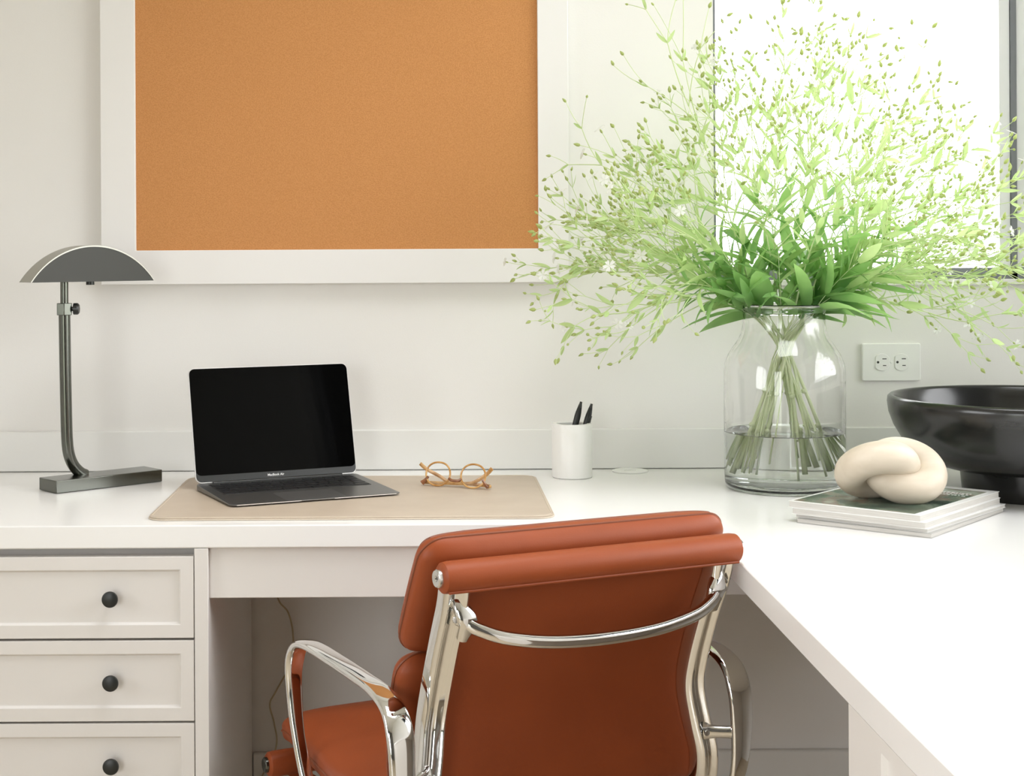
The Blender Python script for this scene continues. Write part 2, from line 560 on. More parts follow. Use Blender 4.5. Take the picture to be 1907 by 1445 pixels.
cab = thing('drawer_cabinet', 'white shaker drawer cabinet under the left end of the worktop', 'cabinet', (0, 0, 0))
GX = -0.3375
obj('carcass', boxes((GX - 0.0212, GX, YD, -0.016, 0.0, DESK - 0.036), (-1.19, -1.17, YD, -0.016, 0.0, DESK - 0.036), (-1.17, GX - 0.0212, -0.56, -0.54, 0.66, DESK - 0.036),
                     (-1.17, GX - 0.0212, -0.036, -0.016, 0.08, DESK - 0.036), (-1.17, GX - 0.0212, -0.56, -0.036, 0.08, 0.098), (-1.17, GX - 0.0212, -0.54, -0.52, 0.0, 0.08)), M['cab'], cab, bevel=0.0008)
for k, (zb, zt) in enumerate(((0.5712, 0.6968), (0.4432, 0.5674), (0.3150, 0.4398), (0.105, 0.3115))):
    dr = obj('drawer', shaker(-1.167, GX - 0.0226, zb, zt, YD + 0.001), M['cab'], cab, bevel=0.0007)
    zc = (zb + zt) / 2
    kb = bmesh.new()
    prof = [(0, 0.0), (0.006, 0.0), (0.0055, 0.010), (0.0085, 0.0135), (0.0122, 0.0165), (0.0126, 0.0190), (0.0118, 0.0212), (0.008, 0.0226), (0, 0.0232)]
    lathe(kb, prof, 40)
    bmesh.ops.transform(kb, matrix=Matrix.Translation((-0.4866, YD + 0.006, zc + 0.0)) @ Matrix.Rotation(PI / 2, 4, 'X'), verts=kb.verts[:])
    obj('knob', kb, M['knob'], dr)
    if k < 4:
        obj('drawer_box', boxes((-1.15, GX - 0.04, YD + 0.021, -0.08, zb + 0.01, zt - 0.02)), M['cab'], dr)

# cabinet carrying the return of the worktop
rc = thing('side_cabinet', 'white panelled cabinet under the near end of the right worktop', 'cabinet', (0, 0, 0))
X0 = XI + 0.0015
zt = DESK - 0.036
obj('carcass', boxes((X0 + 0.02, XR - 0.01, -2.12, -1.44, 0.0, zt)), M['cab'], rc, bevel=0.001)
bm = shaker(1.44, 2.12, 0.0, zt, 0.0, th=0.0195, br=0.112, rec=0.006, bt=0.014)
# turn the panel so that it faces -x: (x, y, z) -> (X0 + y, -x, z)
for v in bm.verts: v.co = Vector((X0 + v.co.y, -v.co.x, v.co.z))
obj('end_panel', bm, M['cab'], rc, bevel=0.0008)

# ------------------------------------------------------------------ pin board
pb = thing('pin_board', 'large cork pin board in a wide white frame on the wall', 'pin board', (-0.17, 0, 1.105))
x0, x1, z0, z1 = -0.621 + 0.17, 0.2755 + 0.17, 0.0, 0.86
ix0, ix1, iz0, iz1 = -0.5545 + 0.17, 0.217 + 0.17, 0.0652, 0.795
bm = bmesh.new()
O = [(x0, z0), (x1, z0), (x1, z1), (x0, z1)]
I = [(ix0, iz0), (ix1, iz0), (ix1, iz1), (ix0, iz1)]
f = [bm.verts.new((p, -0.024, q)) for p, q in O]
g = [bm.verts.new((p, -0.024, q)) for p, q in I]
h = [bm.verts.new((p, -0.004, q)) for p, q in I]
k = [bm.verts.new((p, -0.0006, q)) for p, q in O]
k2 = [bm.verts.new((p, -0.0006, q)) for p, q in I]
for i in range(4):
    j = (i + 1) % 4
    bm.faces.new((f[i], f[j], g[j], g[i]))
    bm.faces.new((g[i], g[j], h[j], h[i]))
    bm.faces.new((h[i], h[j], k2[j], k2[i]))
    bm.faces.new((f[j], f[i], k[i], k[j]))
    bm.faces.new((k[j], k[i], k2[i], k2[j]))
obj('frame', bm, M['frame'], pb, bevel=0.0012)
obj('cork_panel', boxes((ix0, ix1, -0.015, -0.004, iz0, iz1)), M['cork'], pb)

# ------------------------------------------------------------------ wall outlet
ol = thing('wall_outlet', 'white double wall outlet mounted sideways above the bowl', 'outlet', (0.8968, 0, 0.9475))
bm = bmesh.new()
prism(bm, round_rect(-0.0566, 0.0566, -0.0364, 0.0364, 0.004), 0.0005, 0.0062)
for v in bm.verts: v.co = Vector((v.co.x, -v.co.z, v.co.y))
obj('cover_plate', bm, M['plastic'], ol, bevel=0.002, seg=3)
for cx in (-0.0187, 0.0187):
    bm = bmesh.new()
    pts = []
    for i in range(32):
        t = 2 * PI * i / 32
        pts.append((cx + max(-0.0125, min(0.0145, 0.0165 * math.cos(t))), 0.0165 * math.sin(t)))
    prism(bm, pts, 0.0060, 0.0078)
    for v in bm.verts: v.co = Vector((v.co.x, -v.co.z, v.co.y))
    rcp = obj('receptacle', bm, M['plastic'], ol, bevel=0.0005)
    bm = bmesh.new()
    box(bm, cx + 0.0005, cx + 0.0085, -0.0081, -0.0076, 0.0056, 0.0072)
    box(bm, cx + 0.0015, cx + 0.0080, -0.0081, -0.0076, -0.0072, -0.0056)
    obj('slots', bm, M['dark'], rcp)
    bm = bmesh.new()
    lathe(bm, [(0, 0.0076), (0.0024, 0.0076), (0.0024, 0.0081), (0, 0.0081)], 16)
    for v in bm.verts: v.co = Vector((v.co.x + cx - 0.0078, -v.co.z, v.co.y))
    obj('ground_hole', bm, M['dark'], rcp)
bm = lathe(bmesh.new(), [(0, 0.006), (0.0026, 0.006), (0.0022, 0.0072), (0, 0.0074)], 16)
for v in bm.verts: v.co = Vector((v.co.x, -v.co.z, v.co.y))
obj('screw', bm, M['plastic'], ol)

# ------------------------------------------------------------------ cable grommet
gr = thing('cable_grommet', 'round white cable cover set in the worktop beside the pencil cup', 'cable cover', (0.387, -0.043, DESK))
obj('ring', lathe(bmesh.new(), [(0.0, 0.0004), (0.034, 0.0004), (0.0335, 0.0022), (0.030, 0.0032), (0.0, 0.0034)], 48), M['plastic'], gr)
obj('cap', boxes((-0.012, 0.010, -0.012, -0.009, 0.0034, 0.0042)), M['trim'], gr)

# ------------------------------------------------------------------ cord on the wall under the desk
bm = bmesh.new()
tube(bm, [(-0.30, -0.012, 0.645), (-0.292, -0.012, 0.53), (-0.2848, -0.012, 0.4955), (-0.2673, -0.012, 0.4727), (-0.2583, -0.012, 0.4313), (-0.2617, -0.012, 0.3797), (-0.2909, -0.012, 0.323),
          (-0.3035, -0.012, 0.2972), (-0.2954, -0.017, 0.2641), (-0.290, -0.019, 0.225), (-0.303, -0.022, 0.185), (-0.320, -0.022, 0.155), (-0.325, -0.022, 0.08), (-0.30, -0.05, 0.003), (-0.1, -0.08, 0.003)], 0.0016, 8, 8)
tag(obj('power_cord', bm, M['cord']), 'thin translucent beige cord hanging down the wall under the desk', 'cord')

# ------------------------------------------------------------------ desk mat
dm = thing('desk_mat', 'tan leather desk mat with rounded corners lying on the worktop', 'desk mat', (-0.119, -0.339, DESK))
bm = prism(bmesh.new(), round_rect(-0.3215, 0.3215, -0.226, 0.226, 0.03, 8), 0.0003, 0.0026)
obj('backing', bm, M['matedge'], dm, bevel=0.0006)
bm = prism(bmesh.new(), round_rect(-0.3207, 0.3207, -0.2252, 0.2252, 0.03, 8), 0.0027, 0.0046)
obj('leather_face', bm, M['mat'], dm, bevel=0.0008)
bm = bmesh.new()
tube(bm, [(x, y, 0.0046) for x, y in round_rect(-0.3165, 0.3165, -0.221, 0.221, 0.027, 6)], 0.0006, 5, 1, closed=True)
obj('stitching', bm, M['matedge'], dm)
MATZ = DESK + 0.0046

# ------------------------------------------------------------------ laptop
ly = math.radians(24)
lw, ldp = 0.302, 0.212
lt = thing('laptop', 'open dark grey laptop with a black screen standing on the tan desk mat', 'laptop', (-0.3185, -0.4711, MATZ), ly)
bm = prism(bmesh.new(), round_rect(0, lw, 0, ldp, 0.011, 6), 0.0012, 0.0105)
for v in bm.verts:                                                   # wedge: thinner at the front
    if v.co.z > 0.005: v.co.z = 0.0042 + 0.0066 * v.co.y / ldp
    else: v.co.z = 0.0012 + 0.0018 * max(0, 1 - v.co.y / 0.05)
base = obj('base', bm, M['alu'], lt, bevel=0.0009)
def bz(y): return 0.0042 + 0.0066 * y / ldp
bm = bmesh.new()
bmv = round_rect(lw / 2 - 0.053, lw / 2 + 0.053, 0.006, 0.080, 0.004, 4)
prism(bm, bmv, 0, 1)
for v in bm.verts: v.co.z = bz(v.co.y) + (0.0002 if v.co.z > 0.5 else -0.0003)
obj('trackpad', bm, M['pad'], base)
bm = bmesh.new()
prism(bm, round_rect(0.017, lw - 0.017, 0.092, 0.193, 0.004, 4), 0, 1)
for v in bm.verts: v.co.z = bz(v.co.y) + (0.00015 if v.co.z > 0.5 else -0.0004)
obj('keyboard_well', bm, M['dark'], base)
rows = [(14, 0.0185), (13, 0.0185), (13, 0.0185), (12, 0.0185), (10, 0.0185)]
ky = 0.1755
bm = bmesh.new()
for n, hgt in rows:
    x = 0.0185
    wk = (lw - 0.037) / n
    for i in range(n):
        ya, yb = ky + 0.0005, ky + hgt - 0.0025
        v0 = len(bm.verts)
        box(bm, x + 0.0012, x + wk - 0.0012, ya, yb, 0, 1)
        bm.verts.ensure_lookup_table()
        for v in bm.verts[v0:]: v.co.z = bz(v.co.y) + (0.0011 if v.co.z > 0.5 else 0.0001)
        x += wk
    ky -= 0.0192
obj('keys', bm, M['key'], base)
bm = bmesh.new()                                                     # bright front lip with the finger notch
tube(bm, [(0.010, -0.0003, 0.0034), (lw / 2 - 0.030, -0.0003, 0.0034), (lw / 2 - 0.029, 0.0012, 0.0034), (lw / 2 + 0.029, 0.0012, 0.0034), (lw / 2 + 0.030, -0.0003, 0.0034), (lw - 0.010, -0.0003, 0.0034)], 0.0008, 6, 0)
tube(bm, [(lw - 0.003, 0.004, 0.0036), (lw + 0.0002, 0.012, 0.0037), (lw + 0.0002, 0.18, 0.008)], 0.0005, 6, 0)
obj('front_lip', bm, M['alu_edge'], base)
for fx, fy, ft in ((0.02, 0.02, 0.0024), (lw - 0.035, 0.02, 0.0024), (0.02, ldp - 0.03, 0.0014), (lw - 0.035, ldp - 0.03, 0.0014)):
    obj('rubber_foot', boxes((fx, fx + 0.015, fy, fy + 0.01, 0.0001, ft)), M['black'], base)
th = math.radians(14)
Ml = Matrix.Translation((0, ldp - 0.004, 0.0112)) @ Matrix.Rotation(-th, 4, 'X')   # lid frame: x right, z up the lid, -y towards the viewer
LH = 0.2045
def lidbm(pts, ya, yb):
    bm = prism(bmesh.new(), pts, 0, 1)
    for v in bm.verts: v.co = Ml @ Vector((v.co.x, ya if v.co.z > 0.5 else yb, v.co.y))
    return bm
lid = obj('lid', lidbm(round_rect(0, lw, 0.0, LH, 0.011, 6), 0.0, 0.0045), M['alu_edge'], lt, bevel=0.0008)
obj('display_frame', lidbm(round_rect(0.0012, lw - 0.0012, 0.0018, LH - 0.0012, 0.010, 6), -0.0006, 0.0), M['bezel'], lid)
obj('screen', lidbm(round_rect(0.0016, lw - 0.0016, 0.0135, LH - 0.0016, 0.009, 6), -0.0010, -0.0006), M['screen'], lid)
tx = bpy.data.curves.new('lettering', 'FONT')
tx.body = 'MacBook Air'
tx.size = 0.0058
tx.align_x = 'CENTER'
tx.align_y = 'CENTER'
tx.extrude = 0.00005
tx.offset = 0.0001
to = bpy.data.objects.new('lettering_source', tx)
C.objects.link(to)
bpy.context.view_layer.update()
me = bpy.data.meshes.new_from_object(to)
bpy.data.objects.remove(to)
me.materials.clear()
me.materials.append(M['letters'])
lo = bpy.data.objects.new('lettering', me)
C.objects.link(lo)
lo.parent = lid
lo.matrix_local = Ml @ Matrix.Translation((lw / 2 - 0.004, -0.0008, 0.0075)) @ Matrix.Rotation(PI / 2, 4, 'X')
bm = bmesh.new()
tube(bm, [(0.03, ldp - 0.006, 0.0105), (lw - 0.03, ldp - 0.006, 0.0105)], 0.0034, 12, 0)
obj('hinge', bm, M['black'], lt)

# ------------------------------------------------------------------ folded spectacles, resting upside down on their brow line
gl = thing('spectacles', 'folded amber tortoiseshell spectacles resting on the desk mat', 'spectacles', (0.049, -0.268, MATZ), math.radians(-26))
fr = bmesh.new()
tilt = math.radians(14)
def fp(x, z, y=0.0):          # frame plane leaning back
    return Vector((x, y + z * math.sin(tilt), z * math.cos(tilt) + 0.0022))
for s in (-1, 1):
    pts = []
    for i in range(20):
        t = 2 * PI * i / 20
        pts.append(fp(s * 0.034 + 0.0235 * math.copysign(abs(math.cos(t)) ** 0.9, math.cos(t)), 0.0205 + 0.0205 * math.sin(t)))
    sweep(fr, catmull(pts, 2, True), circ(0.0017, 8, 0.0017), up=(0.05, 1, -0.25), closed=True)
fr_o = obj('front_frame', fr, M['horn'], gl)
bm = bmesh.new()
tube(bm, [fp(-0.0125, 0.014), fp(-0.006, 0.0105), fp(0.006, 0.0105), fp(0.0125, 0.014)], 0.0026, 8, 6)
obj('bridge', bm, M['horn_dark'], fr_o)
for s in (-1, 1):
    bm = bmesh.new()
    sweep(bm, catmull([fp(s * 0.053, 0.015), fp(s * 0.0575, 0.008), fp(s * 0.064, 0.0025)], 6), lambda t: circ(0.0022 + 0.0022 * t, 8, 0.0022))
    obj('end_piece', bm, M['horn_dark'], fr_o)
    pts = []
    for i in range(24):
        t = 2 * PI * i / 24
        pts.append((s * 0.034 + 0.0222 * math.copysign(abs(math.cos(t)) ** 0.9, math.cos(t)), 0.0205 + 0.0192 * math.sin(t)))
    bm = bmesh.new()
    A = [bm.verts.new(fp(px, pz, -0.0004)) for px, pz in pts]
    B = [bm.verts.new(fp(px, pz, 0.0004)) for px, pz in pts]
    bm.faces.new(A)
    bm.faces.new(B[::-1])
    for i in range(24): bm.faces.new((A[i], B[i], B[(i + 1) % 24], A[(i + 1) % 24]))
    obj('lens', bm, M['lens'], gl)
    yb = 0.010 if s < 0 else 0.016
    bm = bmesh.new()
    sweep(bm, catmull([(s * 0.064, 0.003, 0.0048), (s * 0.060, yb, 0.0048), (s * 0.02, yb + 0.004, 0.0052), (-s * 0.022, yb + 0.006, 0.0072), (-s * 0.040, yb + 0.008, 0.0150), (-s * 0.055 - (0.012 if s > 0 else 0), yb + 0.010, 0.026), (-s * 0.063 - (0.017 if s > 0 else 0), yb + 0.011, 0.035)], 6),
          lambda t: superell(0.0026 + 0.0009 * t, 0.0015, 0.7, 12), up=(0, 0, 1))
    obj('temple', bm, M['horn'], gl)

# ------------------------------------------------------------------ marble cup and two pens
cp = obj('pencil_cup', lathe(bmesh.new(), [(0, 0.0004), (0.0355, 0.0004), (0.0372, 0.002), (0.0372, 0.0985), (0.0362, 0.1), (0.0285, 0.1), (0.0272, 0.0985), (0.0272, 0.012), (0, 0.012)], 64), M['marble'])
cp.location = (0.2705, -0.112, DESK)
tag(cp, 'white marble pencil cup standing on the worktop by the wall', 'pencil cup')
def pen(name, foot, tip, label, vein):
    f0, t0 = Vector(foot), Vector(tip)
    L = (t0 - f0).length
    o = thing(name, label, 'pen', f0, 0, 'black pens in the marble cup')
    o.rotation_euler = (t0 - f0).to_track_quat('Z', 'Y').to_euler()
    obj('barrel', lathe(bmesh.new(), [(0, 0), (0.0035, 0), (0.0050, 0.012), (0.0060, 0.05), (0.0060, L - 0.028), (0.0054, L - 0.020), (0.0036, L - 0.0085)], 20), M['black'], o)
    obj('tip', lathe(bmesh.new(), [(0.0036, L - 0.0085), (0.0026, L - 0.004), (0.0022, L), (0, L)], 16), M['dark'], o)
    if vein:
        obj('clip', boxes((-0.0008, 0.0008, -0.0074, -0.0062, L - 0.045, L - 0.022)), M['black'], o)
pen('pen', (0.256, -0.110, 0.7585), (0.2895, -0.098, 0.8835), 'left and taller of the two black pens in the marble cup', False)
pen('pen', (0.273, -0.120, 0.7585), (0.3085, -0.104, 0.8800), 'right and lower of the two black pens in the marble cup', True)

# ------------------------------------------------------------------ desk lamp
la = math.radians(41)
lp = thing('desk_lamp', 'dark bronze desk lamp with a half-moon shade on a slab base', 'lamp', (-0.647, -0.2835, DESK), la)
obj('base', boxes((0, 0.2138, 0, 0.064, 0.0005, 0.0225)), M['bronze'], lp, bevel=0.0012)
PX, PY = 0.045, 0.050
bm = bmesh.new()
tube(bm, [(0.084, PY, 0.020), (0.073, PY, 0.026), (0.060, PY, 0.040), (0.0515, PY, 0.060), (0.048, PY, 0.085), (PX + 0.0015, PY, 0.13), (PX, PY, 0.22), (PX - 0.001, PY, 0.312)], 0.0104, 24, 8)
obj('pole', bm, M['bronze'], lp)
bm = bmesh.new()
lathe(bm, [(0, 0.310), (0.0150, 0.310), (0.0150, 0.3315), (0, 0.3315)], 6, (PX - 0.001, PY, 0))
col = obj('collar', bm, M['bronze'], lp, bevel=0.001)
bm = bmesh.new()
lathe(bm, [(0, 0), (0.004, 0), (0.004, 0.008), (0.0105, 0.009), (0.0105, 0.016), (0.008, 0.0185), (0, 0.019)], 24)
bmesh.ops.transform(bm, matrix=Matrix.Translation((PX + 0.0055, PY - 0.004, 0.321)) @ Matrix.Rotation(-0.7, 4, 'Z') @ Matrix.Rotation(PI / 2, 4, 'Y'), verts=bm.verts[:])
obj('set_screw', bm, M['black'], col)
bm = bmesh.new()
tube(bm, [(PX - 0.001, PY, 0.33), (PX - 0.001, PY, 0.385)], 0.0072, 20, 0)
obj('rod', bm, M['bronze'], lp)
sx0, sx1, sy0, sy1, sz, sh = -0.0325, 0.2165, 0.028, 0.071, 1.1145 - DESK, 0.0645
hw = (sx1 - sx0) / 2
Rr = (hw * hw + sh * sh) / (2 * sh)
amax = math.asin(hw / Rr)
arc = [((sx0 + sx1) / 2 + Rr * math.sin(a), sz + sh - Rr + Rr * math.cos(a)) for a in [(-amax + 2 * amax * i / 40) for i in range(41)]]
arci = [((sx0 + sx1) / 2 + (x - (sx0 + sx1) / 2) * 0.985, sz + (z - sz) * 0.97) for x, z in arc]
def plate(ya, yb):
    bm = bmesh.new()
    A = [bm.verts.new((x, ya, z)) for x, z in arc]
    B = [bm.verts.new((x, yb, z)) for x, z in arc]
    bm.faces.new(A)
    bm.faces.new(B[::-1])
    for i in range(41):
        j = (i + 1) % 41
        bm.faces.new((A[i], B[i], B[j], A[j]))
    return bm
sh_o = obj('shade', plate(sy0, sy0 + 0.0015), M['bronze_shade'], lp)
bm = bmesh.new()
R4 = []
for y, ar in ((sy0 - 0.0008, arc), (sy1, arc), (sy1, arci), (sy0 - 0.0008, arci)):
    R4.append([bm.verts.new((x, y, z + (0.0006 if ar is arc else 0))) for x, z in ar])
for k in range(4):
    A, B = R4[k], R4[(k + 1) % 4]
    for i in range(40): bm.faces.new((A[i], A[i + 1], B[i + 1], B[i]))
bm.faces.new([r[0] for r in R4])
bm.faces.new([r[-1] for r in R4][::-1])
obj('shade_band', bm, M['band'], sh_o)
obj('shade_back', plate(sy1 - 0.0016, sy1 - 0.0002), M['bronze_shade'], sh_o)
bm = bmesh.new()
box(bm, PX - 0.02, PX + 0.11, (sy0 + sy1) / 2 - 0.012, (sy0 + sy1) / 2 + 0.012, sz + 0.006, sz + 0.020)
obj('socket', bm, M['bronze_shade'], lp, bevel=0.003)
bm = bmesh.new()
lathe(bm, [(0, -0.006), (0.0075, -0.006), (0.0075, 0.008), (0, 0.008)], 20, (PX + 0.045, (sy0 + sy1) / 2 - 0.01, sz))
obj('switch', bm, M['black'], lp)

# ------------------------------------------------------------------ black bowl
bw = thing('footed_bowl', 'large black footed wooden bowl at the right end of the worktop', 'bowl', (1.02, -0.365, DESK))
prof = [(0, 0.048), (0.112, 0.046), (0.140, 0.050), (0.165, 0.060), (0.188, 0.076), (0.206, 0.096), (0.219, 0.118), (0.227, 0.140), (0.2295, 0.158), (0.2285, 0.166), (0.2245, 0.1695), (0.219, 0.169), (0.2155, 0.165),
        (0.212, 0.150), (0.203, 0.122), (0.188, 0.098), (0.165, 0.080), (0.13, 0.068), (0.08, 0.062), (0, 0.060)]
obj('bowl_body', lathe(bmesh.new(), prof, 96), M['bowl'], bw, angle=60)
obj('foot', lathe(bmesh.new(), [(0, 0.0004), (0.104, 0.0004), (0.106, 0.003), (0.108, 0.020), (0.1105, 0.047), (0, 0.047)], 96), M['bowl'], bw)

# ------------------------------------------------------------------ magazines and the wooden knot
MC = Vector((0.7405, -0.5625, 0))
z = DESK + 0.0003
mags = [(0.0065, 0.004, -0.003, 1.2, 'pulp', 'lowest magazine of the stack under the wooden knot, thin and lying on the worktop', False),
        (0.0055, 0.006, 0.003, -0.4, 'cover', 'thin magazine second from the bottom of the stack under the wooden knot', False),
        (0.0095, -0.001, 0.0015, 0.6, 'cover', 'thick magazine directly under the top magazine of the stack', False),
        (0.0100, -0.004, 0.0035, -0.5, 'cover', 'topmost magazine with a dark green photo cover, under the wooden knot', True)]
HL, HS = 0.1475, 0.1065
for i, (t, ox, oy, rot, cm, lab, top) in enumerate(mags):
    m_ = thing('magazine', lab, 'magazine', (MC.x + ox, MC.y + oy, z), math.radians(48.8 + rot), 'magazines stacked on the worktop')
    # local x runs along the long side, local y along the short side; spine at low x side facing the viewer's left
    bm = bmesh.new()
    prism(bm, round_rect(-HL + 0.001, HL - 0.0012, -HS + 0.001, HS - 0.001, 0.0006, 1), 0.0007, t - 0.0007)
    obj('pages', bm, M['paper'], m_)
    bm = bmesh.new()
    prism(bm, round_rect(-HL, HL, -HS, HS, 0.0006, 1), t - 0.0007, t)
    prism(bm, round_rect(-HL, HL, -HS, HS, 0.0006, 1), 0.0, 0.0007)
    cvr = obj('cover', bm, M[cm], m_)
    if top:
        bm = bmesh.new()
        prism(bm, [(-HL + 0.006, -HS + 0.012), (HL - 0.022, -HS + 0.012), (HL - 0.022, HS - 0.006), (-HL + 0.006, HS - 0.006)], t, t + 0.00025)
        obj('cover_picture', bm, M['print'], cvr, smooth=False)
        bm = bmesh.new()
        rr = random.Random(3)
        for q in range(3):
            y_ = -0.062 + 0.0 * q
            x_ = 0.085 - q * 0.012
            yy = -0.085
            while yy < 0.02:
                w_ = rr.uniform(0.002, 0.006)
                box(bm, x_, x_ + 0.006 - q * 0.001, yy, yy + w_, t + 0.00025, t + 0.0004)
                yy += w_ + rr.uniform(0.0012, 0.003)
        obj('cover_print', bm, M['cover'], cvr, smooth=False)
    z += t + 0.0002
ZT = z

kn = thing('wooden_knot', 'pale wooden knot of two interlocked rings on the magazine stack', 'ornament', (0.7155, -0.600, ZT), math.radians(4))
def ring(cx, cz, ang, Rx, Rd, r, ph, yoff=0):
    dv = Vector((0, -math.cos(ang), math.sin(ang)))
    pts = []
    for i in range(64):
        t = 2 * PI * i / 64
        pts.append(Vector((cx, yoff, cz)) + Vector((1, 0, 0)) * Rx * math.cos(t) + dv * Rd * math.sin(t))
    bm = bmesh.new()
    n = Vector((1, 0, 0)).cross(dv)
    sweep(bm, pts, lambda t: circ(r, 24, r), up=n, closed=True)
    return bm
r1 = 0.0255
obj('ring', ring(-0.0215, 0.0475, math.radians(36), 0.0395, 0.040, r1, 0, -0.004), M['knot'], kn)
obj('ring', ring(0.0215, 0.0455, math.radians(144), 0.0395, 0.0385, r1, 0, -0.002), M['knot'], kn)

# ------------------------------------------------------------------ glass vase, water, flowering stems
VX, VY = 0.631, -0.262
vs = obj('glass_vase', lathe(bmesh.new(), [(0, 0.0005), (0.094, 0.0005), (0.1015, 0.004), (0.1042, 0.012), (0.1048, 0.03), (0.1048, 0.205), (0.1030, 0.220), (0.0970, 0.236), (0.0880, 0.250), (0.0790, 0.263), (0.0735, 0.276), (0.0715, 0.290), (0.0712, 0.309),
                                         (0.0740, 0.313), (0.0765, 0.317), (0.0765, 0.321), (0.0740, 0.3245), (0.0705, 0.3235), (0.0685, 0.318), (0.0680, 0.290), (0.0700, 0.275), (0.0758, 0.261), (0.0850, 0.2475), (0.0938, 0.2335),
                                         (0.0993, 0.218), (0.1012, 0.204), (0.1012, 0.03), (0.0995, 0.018), (0.093, 0.0125), (0, 0.0105)], 96), M['glass'], angle=80)
vs.location = (VX, VY, DESK)
tag(vs, 'wide clear glass vase with a short neck, half filled with water', 'vase')
wz = 0.0995
wa = obj('vase_water', lathe(bmesh.new(), [(0, 0.0100), (0.0933, 0.0120), (0.1000, 0.0178), (0.1017, 0.03), (0.1017, wz + 0.0012), (0.0995, wz), (0, wz - 0.0002)], 96), M['water'], angle=60)
wa.location = (VX, VY, DESK)
tag(wa, 'clear water standing in the lower part of the glass vase', 'water', kind='stuff')

rnd = random.Random(21)
NECK = Vector((VX, VY, DESK + 0.300))


def rvec():
    while True:
        v = Vector((rnd.uniform(-1, 1), rnd.uniform(-1, 1), rnd.uniform(-1, 1)))
        if 0.05 < v.length < 1: return v.normalized()


def perp(d):
    v = rvec()
    v = v - d * v.dot(d)
    return v.normalized() if v.length > 1e-3 else perp(d)


def add_leaf(bm, base, d, nrm, L, w, curl):
    side = d.cross(nrm).normalized()
    rows = []
    p = base.copy()
    dd = d.copy()
    N = 6
    for i in range(N + 1):
        t = i / N
        ww = w * (math.sin(PI * min(1, t * 0.92 + 0.08)) ** 0.8) * (1.0 - 0.25 * t) + 0.0004
        if i == N: ww = 0.0003
        nn = side.cross(dd).normalized()
        rows.append((bm.verts.new(p - side * ww + nn * ww * 0.28), bm.verts.new(p), bm.verts.new(p + side * ww + nn * ww * 0.28)))
        dd = (dd - nrm * curl / N).normalized()
        p = p + dd * L / N
    for a, b in zip(rows, rows[1:]):
        bm.faces.new((a[0], a[1], b[1], b[0]))
        bm.faces.new((a[1], a[2], b[2], b[1]))


def add_bud(bm, base, d, L, w):
    s = perp(d)
    u = d.cross(s)
    prof = ((0.0, 0.25), (0.18, 0.85), (0.45, 1.0), (0.75, 0.62), (1.0, 0.12))
    n = 6
    rings = []
    for t, r in prof:
        rings.append([bm.verts.new(base + d * L * t + (s * math.cos(2 * PI * i / n) + u * math.sin(2 * PI * i / n)) * w * r) for i in range(n)])
    for a, b in zip(rings, rings[1:]):
        for i in range(n): bm.faces.new((a[i], a[(i + 1) % n], b[(i + 1) % n], b[i]))
    bm.faces.new(rings[-1])
    bm.faces.new(rings[0][::-1])


def add_flower(bm, base, d, sz):
    s = perp(d)
    u = d.cross(s)
    for k in range(5):
        a = 2 * PI * k / 5
        r = s * math.cos(a) + u * math.sin(a)
        t = d.cross(r)
        p = [base + d * 0.002, base + d * sz * 0.35 + r * sz * 0.5 - t * sz * 0.30, base + d * sz * 0.30 + r * sz * 1.0 - t * sz * 0.28, base + d * sz * 0.32 + r * sz * 0.85, base + d * sz * 0.30 + r * sz * 1.0 + t * sz * 0.28, base + d * sz * 0.35 + r * sz * 0.5 + t * sz * 0.30]
        v = [bm.verts.new(x) for x in p]
        bm.faces.new((v[0], v[1], v[2], v[3]))
        bm.faces.new((v[0], v[3], v[4], v[5]))


def small_mesh(name, m):
    bm = bmesh.new()
    if name == 'blossom':
        add_flower(bm, Vector((0, 0, 0)), Vector((0, 0, 1)), 0.0105)
        nf = len(bm.faces)
        add_bud(bm, Vector((0, 0, -0.005)), Vector((0, 0, 1)), 0.0075, 0.0019)
        bm.faces.ensure_lookup_table()
        for f in bm.faces[nf:]: f.material_index = 1
    else:
        add_bud(bm, Vector((0, 0, 0)), Vector((0, 0, 1)), 0.0100, 0.0028)
    me = bpy.data.meshes.new(name)
    bmesh.ops.recalc_face_normals(bm, faces=bm.faces[:])
    bm.to_mesh(me)
    bm.free()
    for q in m: me.materials.append(q)
    for p in me.polygons: p.use_smooth = True
    return me


SMALL = {'bud': small_mesh('bud', [M['bud']]), 'blossom': small_mesh('blossom', [M['petal'], M['bud']])}


def thin_tube(bm, pts, r0, r1, n=4):
    sweep(bm, pts, lambda t: circ(r0 + (r1 - r0) * t, n), caps=False)


def ylim(p):
    if p.y > -0.030: p.y = -0.030 - rnd.random() * 0.004
    return p


